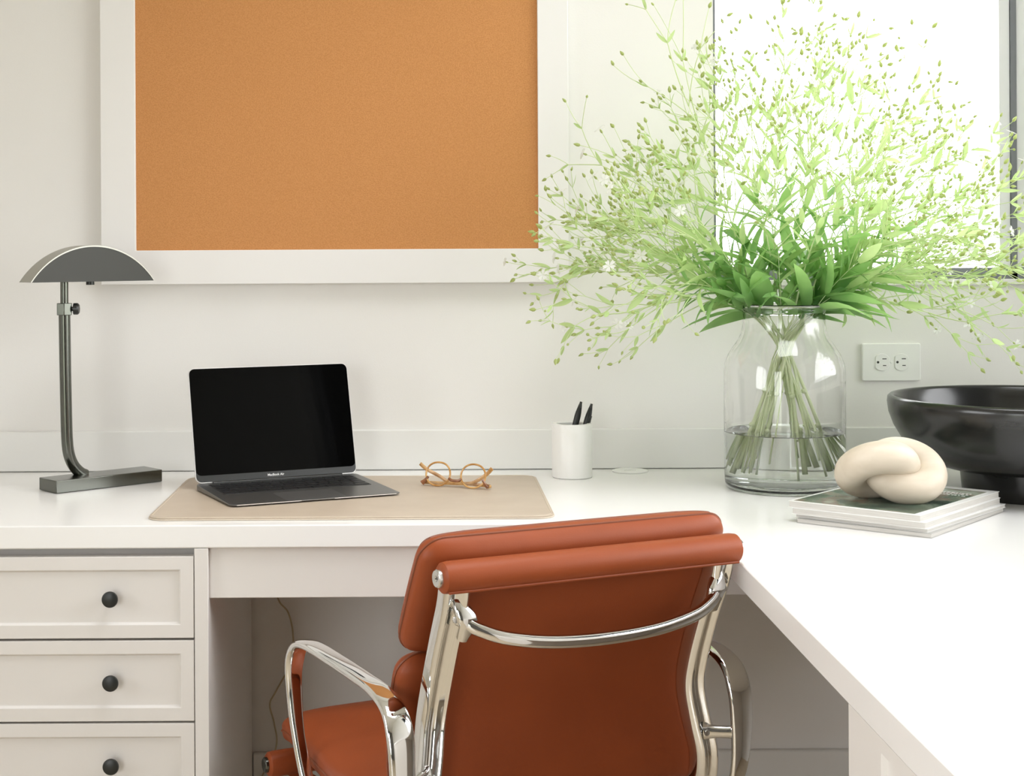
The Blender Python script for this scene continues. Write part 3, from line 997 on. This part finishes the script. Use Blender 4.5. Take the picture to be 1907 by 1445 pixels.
def branch(B, pos, d, L, depth, r):
    bend = perp(d) * 0.18 + Vector((0, 0, 0.05))
    pts = []
    for i in range(5):
        t = i / 4
        pts.append(ylim(pos + d * L * t + bend * L * t * t))
    thin_tube(B['twig'], pts, r, r * 0.75)
    e_ = pts[-1]
    d2 = (pts[-1] - pts[-2])
    d2 = d2.normalized() if d2.length > 1e-6 else d
    if depth == 0:
        if rnd.random() < 0.10:
            B['parts'].append(('white_blossom', 'blossom', e_, d2, rnd.uniform(0.8, 1.2)))
        else:
            B['parts'].append(('seed_bud', 'bud', e_, (d2 + rvec() * 0.45).normalized(), rnd.uniform(0.75, 1.3)))
        return
    pl = perp(d2)
    for s in (-1, 1):                                                # pair of small bracts at the fork
        if rnd.random() < 0.75:
            lf = 0.013 + 0.011 * depth * rnd.uniform(0.5, 1.3)
            ld_ = (d2 + pl * s * 0.7 + rvec() * 0.2).normalized()
            add_leaf(B['leaf2'], e_, ld_, perp(ld_), lf, lf * 0.13, rnd.uniform(-0.2, 0.5))
    if rnd.random() < 0.45:                                          # bud sitting in the fork
        q = [e_, e_ + (d2 + rvec() * 0.3).normalized() * rnd.uniform(0.010, 0.02)]
        thin_tube(B['twig'], q, r * 0.6, r * 0.5)
        B['parts'].append(('seed_bud', 'bud', q[1], (q[1] - q[0]).normalized(), 1.0))
    for s in (-1, 1):
        if depth > 1 and rnd.random() < 0.06: continue
        sp_ = rnd.uniform(0.28, 0.60)
        branch(B, e_, (d2 + pl * s * sp_ + rvec() * 0.12).normalized(), L * rnd.uniform(0.62, 0.86), depth - 1, max(0.00058, r * 0.78))


def flowering_stem(name, tip, label, group, depth=3, lush=1.0, nleaf=7, start=0.36):
    """tip: offset of the spray's end from the vase neck (x, y, z)"""
    tv = Vector(tip)
    o = bpy.data.objects.new(name, None)
    o.empty_display_size = 0.03
    o.location = (VX, VY, DESK + 0.02)
    C.objects.link(o)
    tag(o, label, 'flower stem', group)
    inv = Matrix.Translation(-Vector(o.location))
    B = {k: bmesh.new() for k in ('stem', 'twig', 'leaf', 'leaf2')}
    B['parts'] = []
    h = Vector((tv.x, tv.y, 0))
    hn = h.normalized() if h.length > 1e-4 else Vector((1, 0, 0))
    rb = min(0.086, 0.028 + 0.14 * h.length) * rnd.uniform(0.75, 1.0)
    bot = Vector((VX, VY, 0)) - hn * rb + Vector((rnd.uniform(-.012, .012), rnd.uniform(-.012, .012), 0))
    bot.z = DESK + rnd.uniform(0.018, 0.055)
    nk = NECK + hn * min(0.042, 0.10 * h.length + 0.008) + Vector((rnd.uniform(-.012, .012), rnd.uniform(-.012, .012), 0))
    low = NECK + Vector((rnd.uniform(-.014, .014), rnd.uniform(-.014, .014), -0.055))
    end = NECK + tv * 0.62
    ctl = nk + Vector((tv.x * 0.22, tv.y * 0.22, max(0.06, tv.z * 0.34 + 0.035)))
    # inside the vase: straight rise, then the arch above the neck
    inside = [bot, bot.lerp(low, 0.5) + Vector((rnd.uniform(-.003, .003), rnd.uniform(-.003, .003), 0)), low]
    outp = []
    for i in range(13):
        t = i / 12
        outp.append(nk * (1 - t) ** 2 + ctl * 2 * t * (1 - t) + end * t * t)
    path = catmull(inside + outp[:1], 5)[:-1] + outp
    path = [ylim(p.copy()) for p in path]
    R0 = rnd.choice((0.0014, 0.0016, 0.0017, 0.0040))
    sweep(B['stem'], path, lambda t: circ(R0 * (max(0.24, 1 - 0.95 * t)), 7))
    for q in (0.30, 0.62):                                           # swollen nodes on the bare stem
        p = bot.lerp(low, q)
        ball(B['stem'], p, R0 * 1.35, R0 * 1.35, R0 * 1.2, 8, 6)
    for i in range(nleaf):
        t = 0.05 + (0.88 * (i / nleaf) ** 0.85) + rnd.uniform(-0.03, 0.03)
        k = max(0, min(11, int(t * 12)))
        p = outp[k].lerp(outp[k + 1], max(0, min(1, t * 12 - k)))
        d = (outp[k + 1] - outp[k]).normalized()
        pl = perp(d)
        for s in (-1, 1):
            L = (0.114 - 0.045 * t + max(0.0, 0.22 - t) * 0.16) * rnd.uniform(0.55, 1.2) * lush
            ld_ = (d * rnd.uniform(0.55, 1.0) + pl * s * rnd.uniform(0.5, 0.9)).normalized()
            n_ = (ld_.cross(pl.cross(ld_))).normalized()
            n_ = (ld_.cross(d.cross(ld_)))
            n_ = d - ld_ * d.dot(ld_)
            n_ = n_.normalized() if n_.length > 1e-3 else perp(ld_)
            add_leaf(B['leaf'] if rnd.random() > t * 1.05 else B['leaf2'], p, ld_, n_, L, L * rnd.uniform(0.065, 0.11) * (1.25 if t < 0.3 else 1.0), rnd.uniform(-0.2, 1.2))
        if t > start:
            branch(B, p, (d + pl * 0.55 + rvec() * 0.15).normalized(), tv.length * rnd.uniform(0.16, 0.24), depth - 1, 0.0010)
    d = (outp[-1] - outp[-2]).normalized()
    branch(B, outp[-1], d, tv.length * 0.17, depth, 0.0011)
    pl = perp(d)
    branch(B, outp[-1], (d + pl * 0.5).normalized(), tv.length * 0.15, depth - 1, 0.0009)
    branch(B, outp[-2], (d - pl * 0.5).normalized(), tv.length * 0.15, depth - 1, 0.0009)
    for k, part, mm in (('stem', 'stem', 'stem'), ('twig', 'branchlets', 'twig'), ('leaf', 'leaves', 'leaf'), ('leaf2', 'upper_leaves', 'leaf2')):
        if not len(B[k].verts):
            B[k].free()
            continue
        bmesh.ops.transform(B[k], matrix=inv, verts=B[k].verts[:])
        obj(part, B[k], M[mm], o, angle=180)
    for nm, kind, p, dd, k in B['parts']:
        c = bpy.data.objects.new(nm, SMALL[kind])
        C.objects.link(c)
        c.parent = o
        q = dd.to_track_quat('Z', 'Y').to_matrix().to_4x4()
        c.matrix_local = Matrix.Translation(p - Vector(o.location)) @ q @ Matrix.Rotation(rnd.uniform(0, 6.28), 4, 'Z') @ Matrix.Scale(k, 4)
    return o


def spray(angle_deg, rad, dy):
    a = math.radians(angle_deg)
    return (rad * math.cos(a), dy, rad * math.sin(a))


GL = 'flower stems leaning left over the wall'
GU = 'flower stems standing up in front of the window'
GR = 'flower stems leaning right across the window'
LL = 'lime green budding stem in the glass vase, leaning left over the pale wall'
LU = 'lime green budding stem in the glass vase, rising tall before the window'
LR = 'lime green budding stem in the glass vase, leaning right towards the window frame'
flowering_stem('flower_stem', (-0.27, -0.02, 0.60), 'tallest thin flower stem, reaching up left over the wall beside the window', None, 2, 0.6, 5, 0.6)
flowering_stem('flower_stem', spray(137, 0.53, -0.05), 'sparse flower stem with paired leaves, pointing up left towards the pin board', None, 2, 0.7, 5, 0.6)
flowering_stem('flower_stem', spray(176, 0.42, -0.06), 'lowest drooping flower stem, hanging left below the pin board corner', None, 3, 0.8, 5)
for ang, rad, dy in ((161, 0.46, 0.05), (155, 0.44, -0.10), (151, 0.43, 0.12), (146, 0.40, -0.02), (158, 0.36, 0.15), (142, 0.38, -0.14), (134, 0.36, 0.06), (163, 0.34, -0.12)):
    flowering_stem('flower_stem', spray(ang, rad, dy), LL, GL, 3)
for ang, rad, dy in ((121, 0.40, -0.05), (112, 0.42, 0.12), (104, 0.46, -0.03), (97, 0.50, 0.06), (91, 0.54, 0.02), (84, 0.52, -0.08), (78, 0.50, 0.10), (71, 0.50, 0.0), (64, 0.47, -0.12), (100, 0.34, -0.16), (74, 0.33, -0.18)):
    flowering_stem('flower_stem', spray(ang, rad, dy), LU, GU, 3)
for ang, rad, dy in ((56, 0.47, 0.08), (49, 0.46, -0.06), (42, 0.46, 0.10), (35, 0.46, -0.02), (28, 0.45, 0.06), (21, 0.44, -0.10), (14, 0.42, 0.03), (30, 0.53, 0.12), (18, 0.52, -0.04), (14, 0.48, 0.08), (38, 0.34, -0.16), (24, 0.34, 0.14)):
    flowering_stem('flower_stem', spray(ang, rad, dy), LR, GR, 3)
flowering_stem('flower_stem', spray(2, 0.40, -0.03), 'lowest flower stem on the right, drooping below the window sill', None, 3, 0.8, 5)

# ------------------------------------------------------------------ the chair
ch = thing('office_chair', 'brown leather office chair with polished aluminium frame, pulled up to the desk', 'chair', (0.2132, -1.0037, 0.0559), math.radians(25.05))
ch.scale = (0.952, 0.952, 0.952)
DZ = -0.0587                                                          # floor level in the chair's own frame
L_ = M['leather']


def cushion(prof, hw, th, n=10, corner=0.034):
    """pad lofted along a side profile of (y, z) points; ends and sides are rolled"""
    path = catmull([(0, y, z_) for y, z_ in prof], n)
    bm = bmesh.new()
    tot = len(path) - 1
    lens = [0]
    for i in range(tot): lens.append(lens[-1] + (path[i + 1] - path[i]).length)
    Lt = lens[-1]
    # denser rows near both ends for a round roll
    samples = []
    ne = 9
    re = th * 0.5
    for i in range(ne + 1):
        a = PI / 2 * i / ne
        samples.append((re * (1 - math.cos(a)), max(0.02, math.sin(a))))
    mids = 16
    for i in range(1, mids): samples.append((re + (Lt - 2 * re) * i / mids, 1.0))
    for i in range(ne, -1, -1):
        a = PI / 2 * i / ne
        samples.append((Lt - re * (1 - math.cos(a)), max(0.02, math.sin(a))))
    rings = []
    for s, k in samples:
        j = 0
        while j < tot - 1 and lens[j + 1] < s: j += 1
        f_ = (s - lens[j]) / max(1e-9, lens[j + 1] - lens[j])
        p = path[j].lerp(path[j + 1], max(0, min(1, f_)))
        t = (path[min(j + 2, tot)] - path[max(j - 1, 0)]).normalized()
        nr = Vector((0, -t.z, t.y))
        de, RC = min(s, Lt - s), corner
        w = hw - (RC - math.sqrt(max(0.0, RC * RC - (RC - de) ** 2)) if de < RC else 0.0)
        ring = []
        N = 44
        puff = 1.0 + 0.10 * math.sin(PI * s / Lt)
        for i in range(N):
            a = 2 * PI * i / N
            c, s_ = math.cos(a), math.sin(a)
            x = w * math.copysign(abs(c) ** 0.22, c)
            b_ = 0.5 * th * k * puff * math.copysign(abs(s_) ** 0.62, s_) * (1 - 0.10 * abs(x / w) ** 4)
            ring.append(bm.verts.new(p + Vector((x, 0, 0)) + nr * b_))
        rings.append(ring)
    for a, b in zip(rings, rings[1:]):
        for i in range(len(a)):
            j = (i + 1) % len(a)
            bm.faces.new((a[i], a[j], b[j], b[i]))
    bm.faces.new(rings[0][::-1])
    bm.faces.new(rings[-1])
    global RINGS
    RINGS = [[v.co.copy() for v in q] for q in rings]
    return bm


def piping(k, drop, r=0.0018):
    """seam cord hugging the last cushion: up one side, across near the far end, down the other (k = position round the section)"""
    R = RINGS
    N = 44
    e_ = len(R) - 1 - drop
    a = [R[i][-k % N] for i in range(4, e_ + 1)]
    b = [R[i][(N // 2 + k) % N] for i in range(4, e_ + 1)]
    m = N // 2 - 2 * k
    across = [R[e_][(-k - q) % N] for q in range(1, m)] if k else [a[-1].lerp(b[-1], q / 8) for q in range(1, 8)]
    bm = bmesh.new()
    sweep(bm, catmull(a + across + b[::-1], 2), circ(r, 6))
    return bm


# side rails: (y, z, half width)
rail = [(-0.004, 0.738, 0.208), (0.006, 0.705, 0.207), (0.033, 0.648, 0.206), (0.060, 0.580, 0.206), (0.071, 0.535, 0.208), (0.066, 0.485, 0.215), (0.062, 0.440, 0.224), (0.078, 0.392, 0.229), (0.125, 0.362, 0.230), (0.22, 0.346, 0.226), (0.40, 0.325, 0.218), (0.59, 0.300, 0.206)]
sec = [(-0.0165, -0.010), (-0.0165, 0.004), (-0.0135, 0.0105), (-0.0095, 0.0125), (-0.0055, 0.0105), (-0.0025, 0.0045), (0.0030, 0.0030), (0.0075, 0.0045), (0.0098, 0.0080), (0.0125, 0.0090), (0.0150, 0.0075), (0.0165, 0.003), (0.0165, -0.010)]
# back sling: leather sheet stretched between the rails
bm = bmesh.new()
rp_ = catmull([(0, y, z_) for y, z_, _ in rail[:9]], 6)
hwl = catmull([(w, 0, 0) for _, _, w in rail[:9]], 6)
rows = []
for i, p in enumerate(rp_):
    t = (rp_[min(i + 1, len(rp_) - 1)] - rp_[max(i - 1, 0)]).normalized()
    nf = Vector((0, t.z * -1, t.y))
    if nf.y < 0 and i < 30: nf = -nf
    w = hwl[i].x + 0.012
    ra, rb_ = [], []
    for j in range(17):
        u = -1 + 2 * j / 16
        q = p + Vector((u * w, 0, 0)) + nf * (0.011 + 0.010 * (1 - u * u))
        ra.append(bm.verts.new(q))
        rb_.append(bm.verts.new(q + nf * 0.004))
    rows.append((ra, rb_))
for (a, b), (c, d) in zip(rows, rows[1:]):
    for j in range(16):
        bm.faces.new((a[j], a[j + 1], c[j + 1], c[j]))
        bm.faces.new((b[j + 1], b[j], d[j], d[j + 1]))
    bm.faces.new((b[0], a[0], c[0], d[0]))
    bm.faces.new((a[16], b[16], d[16], c[16]))
obj('back_sling', bm, L_, ch)
# pads
upper = [(0.116, 0.624), (0.095, 0.670), (0.068, 0.722), (0.040, 0.772), (0.030, 0.790)]
pu = obj('back_pad', cushion(upper, 0.240, 0.052), L_, ch, angle=180)
obj('piping', piping(0, 0), M['seam'], pu)
obj('piping', piping(4, 5), M['seam'], pu)
lower = [(0.150, 0.420), (0.150, 0.470), (0.146, 0.520), (0.130, 0.575), (0.112, 0.620)]
pl_ = obj('back_pad', cushion(lower, 0.238, 0.052), L_, ch, angle=180)
obj('piping', piping(0, 0), M['seam'], pl_)
# top roll with caps
bm = bmesh.new()
prof = [(0.004, -0.232), (0.016, -0.2315), (0.0200, -0.228), (0.0212, -0.22), (0.0212, 0.22), (0.0200, 0.228), (0.016, 0.2315), (0.004, 0.232)]
lathe(bm, [(0, -0.232)] + prof + [(0, 0.232)], 32)
bmesh.ops.transform(bm, matrix=Matrix.Translation((0, -0.006, 0.7455)) @ Matrix.Rotation(PI / 2, 4, 'Y'), verts=bm.verts[:])
roll = obj('top_roll', bm, L_, ch)
bm = bmesh.new()
tube(bm, [(-0.225, -0.0195, 0.7285), (0.0, -0.0195, 0.7285), (0.225, -0.0195, 0.7285)], 0.0022, 8, 4)
obj('roll_seam', bm, L_, roll)
for s in (-1, 1):
    bm = lathe(bmesh.new(), [(0, 0.0025), (0.0035, 0.0025), (0.0042, 0.0045), (0.0105, 0.0055), (0.0120, 0.0040), (0.0120, -0.004), (0, -0.004)], 28)
    bmesh.ops.transform(bm, matrix=Matrix.Translation((s * 0.2325, -0.006, 0.7455)) @ Matrix.Rotation(s * PI / 2, 4, 'Y'), verts=bm.verts[:])
    cap = obj('end_cap', bm, M['steel'], roll)
    bm = lathe(bmesh.new(), [(0, 0.0030), (0.0026, 0.0030), (0.0026, 0.0020), (0, 0.0020)], 6)
    bmesh.ops.transform(bm, matrix=Matrix.Translation((s * 0.2325, -0.006, 0.7455)) @ Matrix.Rotation(s * PI / 2, 4, 'Y'), verts=bm.verts[:])
    obj('cap_screw', bm, M['dark'], cap)
# rails
for s in (-1, 1):
    P = catmull([(s * w, y, z_) for y, z_, w in rail], 8)
    bm = bmesh.new()
    sq = [(a * 1.12 * (1 if s > 0 else -1), -b * 1.25) for a, b in sec]
    sweep(bm, P, sq, up=(1, 0, 0))
    rl = obj('side_rail', bm, M['chrome'], ch, angle=50)
    for y, z_, xo in ((-0.010, 0.690, 0.004), (0.048, 0.470, 0.004)):
        bm = bmesh.new()
        v0 = 0
        lathe(bm, [(0, 0), (0.0045, 0), (0.0040, 0.002), (0, 0.0024)], 16)
        bm.verts.ensure_lookup_table()
        for v in bm.verts[v0:]: v.co = Matrix.Translation((s * (0.206 + (0.010 if z_ < 0.5 else 0)) + s * xo, y + 0.004, z_)) @ Matrix.Rotation(PI / 2, 4, 'X') @ v.co
        obj('bolt', bm, M['steel'], rl)
    # lug that carries the cross bar
    bm = bmesh.new()
    sweep(bm, catmull([(s * 0.205, 0.004, 0.715), (s * 0.198, -0.006, 0.698), (s * 0.193, -0.008, 0.684), (s * 0.196, 0.004, 0.662)], 6), lambda t: superell(0.008 + 0.006 * math.sin(PI * t), 0.007, 0.8, 14), up=(1, 0, 0))
    obj('lug', bm, M['chrome'], rl)
# cross bar bowed towards the viewer
bm = bmesh.new()
sweep(bm, catmull([(-0.204, 0.000, 0.690), (-0.196, -0.006, 0.686), (-0.180, -0.016, 0.676), (-0.145, -0.027, 0.664), (-0.08, -0.035, 0.654), (0, -0.038, 0.651), (0.08, -0.035, 0.654), (0.145, -0.027, 0.664), (0.180, -0.016, 0.676), (0.196, -0.006, 0.686), (0.204, 0.000, 0.690)], 8),
      lambda t: superell(0.0090, 0.0075, 0.9, 20), up=(0, 0, 1))
obj('cross_bar', bm, M['chrome'], ch, angle=180)
# seat
seat = [(0.175, 0.398), (0.26, 0.382), (0.36, 0.378), (0.46, 0.386), (0.55, 0.394), (0.600, 0.384)]
st = obj('seat_pad', cushion(seat, 0.240, 0.056), L_, ch, angle=180)
obj('piping', piping(0, 0), M['seam'], st)
bm = bmesh.new()
box(bm, -0.205, 0.205, 0.14, 0.57, 0.338, 0.352)
obj('seat_sling', bm, L_, ch, bevel=0.004)
bm = bmesh.new()
lathe(bm, [(0, -0.248), (0.016, -0.2475), (0.020, -0.244), (0.021, -0.236), (0.021, 0.236), (0.020, 0.244), (0.016, 0.2475), (0, 0.248)], 32)
bmesh.ops.transform(bm, matrix=Matrix.Translation((0, 0.625, 0.322)) @ Matrix.Rotation(PI / 2, 4, 'Y'), verts=bm.verts[:])
fr_ = obj('front_roll', bm, L_, ch)
for s in (-1, 1):
    bm = lathe(bmesh.new(), [(0, 0.003), (0.0035, 0.003), (0.0105, 0.0055), (0.0125, 0.0040), (0.0125, -0.004), (0, -0.004)], 28)
    bmesh.ops.transform(bm, matrix=Matrix.Translation((s * 0.248, 0.625, 0.322)) @ Matrix.Rotation(s * PI / 2, 4, 'Y'), verts=bm.verts[:])
    obj('end_cap', bm, M['bronze'], fr_)
# armrests: closed cast loops
arm = [(0.405, 0.352), (0.428, 0.430), (0.440, 0.505), (0.434, 0.545), (0.408, 0.571), (0.360, 0.580), (0.280, 0.581), (0.180, 0.580), (0.110, 0.577), (0.062, 0.563), (0.040, 0.532), (0.034, 0.480), (0.036, 0.420), (0.050, 0.385), (0.09, 0.362), (0.16, 0.350), (0.26, 0.343), (0.36, 0.338)]
Na = len(arm)
def arm_sec(t):
    q = t * Na                                       # index along the loop
    def w(i0, i1): return max(0.0, 1 - abs(q - i0) / i1)
    top_ = 1.0 if 3 <= q <= 11 else max(0.0, 1 - min(abs(q - 3), abs(q - 11)) / 2)
    return superell(0.0105 + 0.0050 * top_ + 0.004 * w(10, 2.5), 0.0068, 0.7, 30)
for s in (-1, 1):
    bm = bmesh.new()
    P = catmull([(s * (0.268 - 0.012 * max(0, (0.45 - z_) / 0.1)), y, z_) for y, z_ in arm], 8, True)
    sweep(bm, P, arm_sec, up=(1, 0, 0), closed=True)
    ar = obj('armrest', bm, M['chrome'], ch, angle=180)
    bm = bmesh.new()
    sweep(bm, catmull([(s * 0.262, 0.036, 0.470), (s * 0.245, 0.046, 0.470), (s * 0.220, 0.062, 0.470)], 6), lambda t: superell(0.009 + 0.005 * abs(2 * t - 1) ** 3, 0.007, 0.8, 14), up=(0, 0, 1))
    obj('arm_bracket', bm, M['chrome'], ar)
    bm = bmesh.new()
    sweep(bm, catmull([(s * 0.262, 0.30, 0.342), (s * 0.240, 0.30, 0.342), (s * 0.225, 0.30, 0.342)], 4), superell(0.012, 0.008, 0.8, 14), up=(0, 1, 0))
    obj('arm_bracket', bm, M['chrome'], ar)
# spreader under the seat, column and star base
bm = bmesh.new()
for y in (0.24, 0.42):
    sweep(bm, catmull([(-0.228, y, 0.340), (-0.12, y * 0.6 + 0.33 * 0.4, 0.315), (0, 0.33, 0.300), (0.12, y * 0.6 + 0.33 * 0.4, 0.315), (0.228, y, 0.340)], 6), superell(0.014, 0.010, 0.8, 12), up=(0, 0, 1))
obj('under_frame', bm, M['chrome'], ch)
obj('column', lathe(bmesh.new(), [(0, 0.075 + DZ), (0.030, 0.075 + DZ), (0.030, 0.17), (0.018, 0.175), (0.018, 0.285), (0.040, 0.290), (0.040, 0.308), (0, 0.308)], 32, (0, 0.33, 0)), M['chrome'], ch)
for k in range(5):
    a = 2 * PI * k / 5 + 0.3
    c_, s_ = math.cos(a), math.sin(a)
    bm = bmesh.new()
    sweep(bm, catmull([(0.02 * c_, 0.33 + 0.02 * s_, 0.105 + DZ), (0.15 * c_, 0.33 + 0.15 * s_, 0.095 + DZ), (0.28 * c_, 0.33 + 0.28 * s_, 0.072 + DZ)], 6), lambda t: superell(0.014 - 0.004 * t, 0.017 - 0.006 * t, 0.7, 14), up=(0, 0, 1))
    lg = obj('base_leg', bm, M['chrome'], ch)
    bm = bmesh.new()
    for o_ in (-0.011, 0.011):
        v0 = len(bm.verts)
        lathe(bm, [(0, -0.008), (0.022, -0.008), (0.025, -0.005), (0.025, 0.005), (0.022, 0.008), (0, 0.008)], 24)
        bm.verts.ensure_lookup_table()
        for v in bm.verts[v0:]:
            v.co = Matrix.Translation((0.275 * c_ - s_ * o_ * 1.0, 0.33 + 0.275 * s_ + c_ * o_ * 1.0, 0.0255 + DZ)) @ Matrix.Rotation(a + PI / 2, 4, 'Z') @ Matrix.Rotation(PI / 2, 4, 'Y') @ v.co
    tube(bm, [(0.278 * c_, 0.33 + 0.278 * s_, 0.07 + DZ), (0.278 * c_, 0.33 + 0.278 * s_, 0.03 + DZ)], 0.005, 8, 0)
    obj('caster', bm, M['black'], lg)
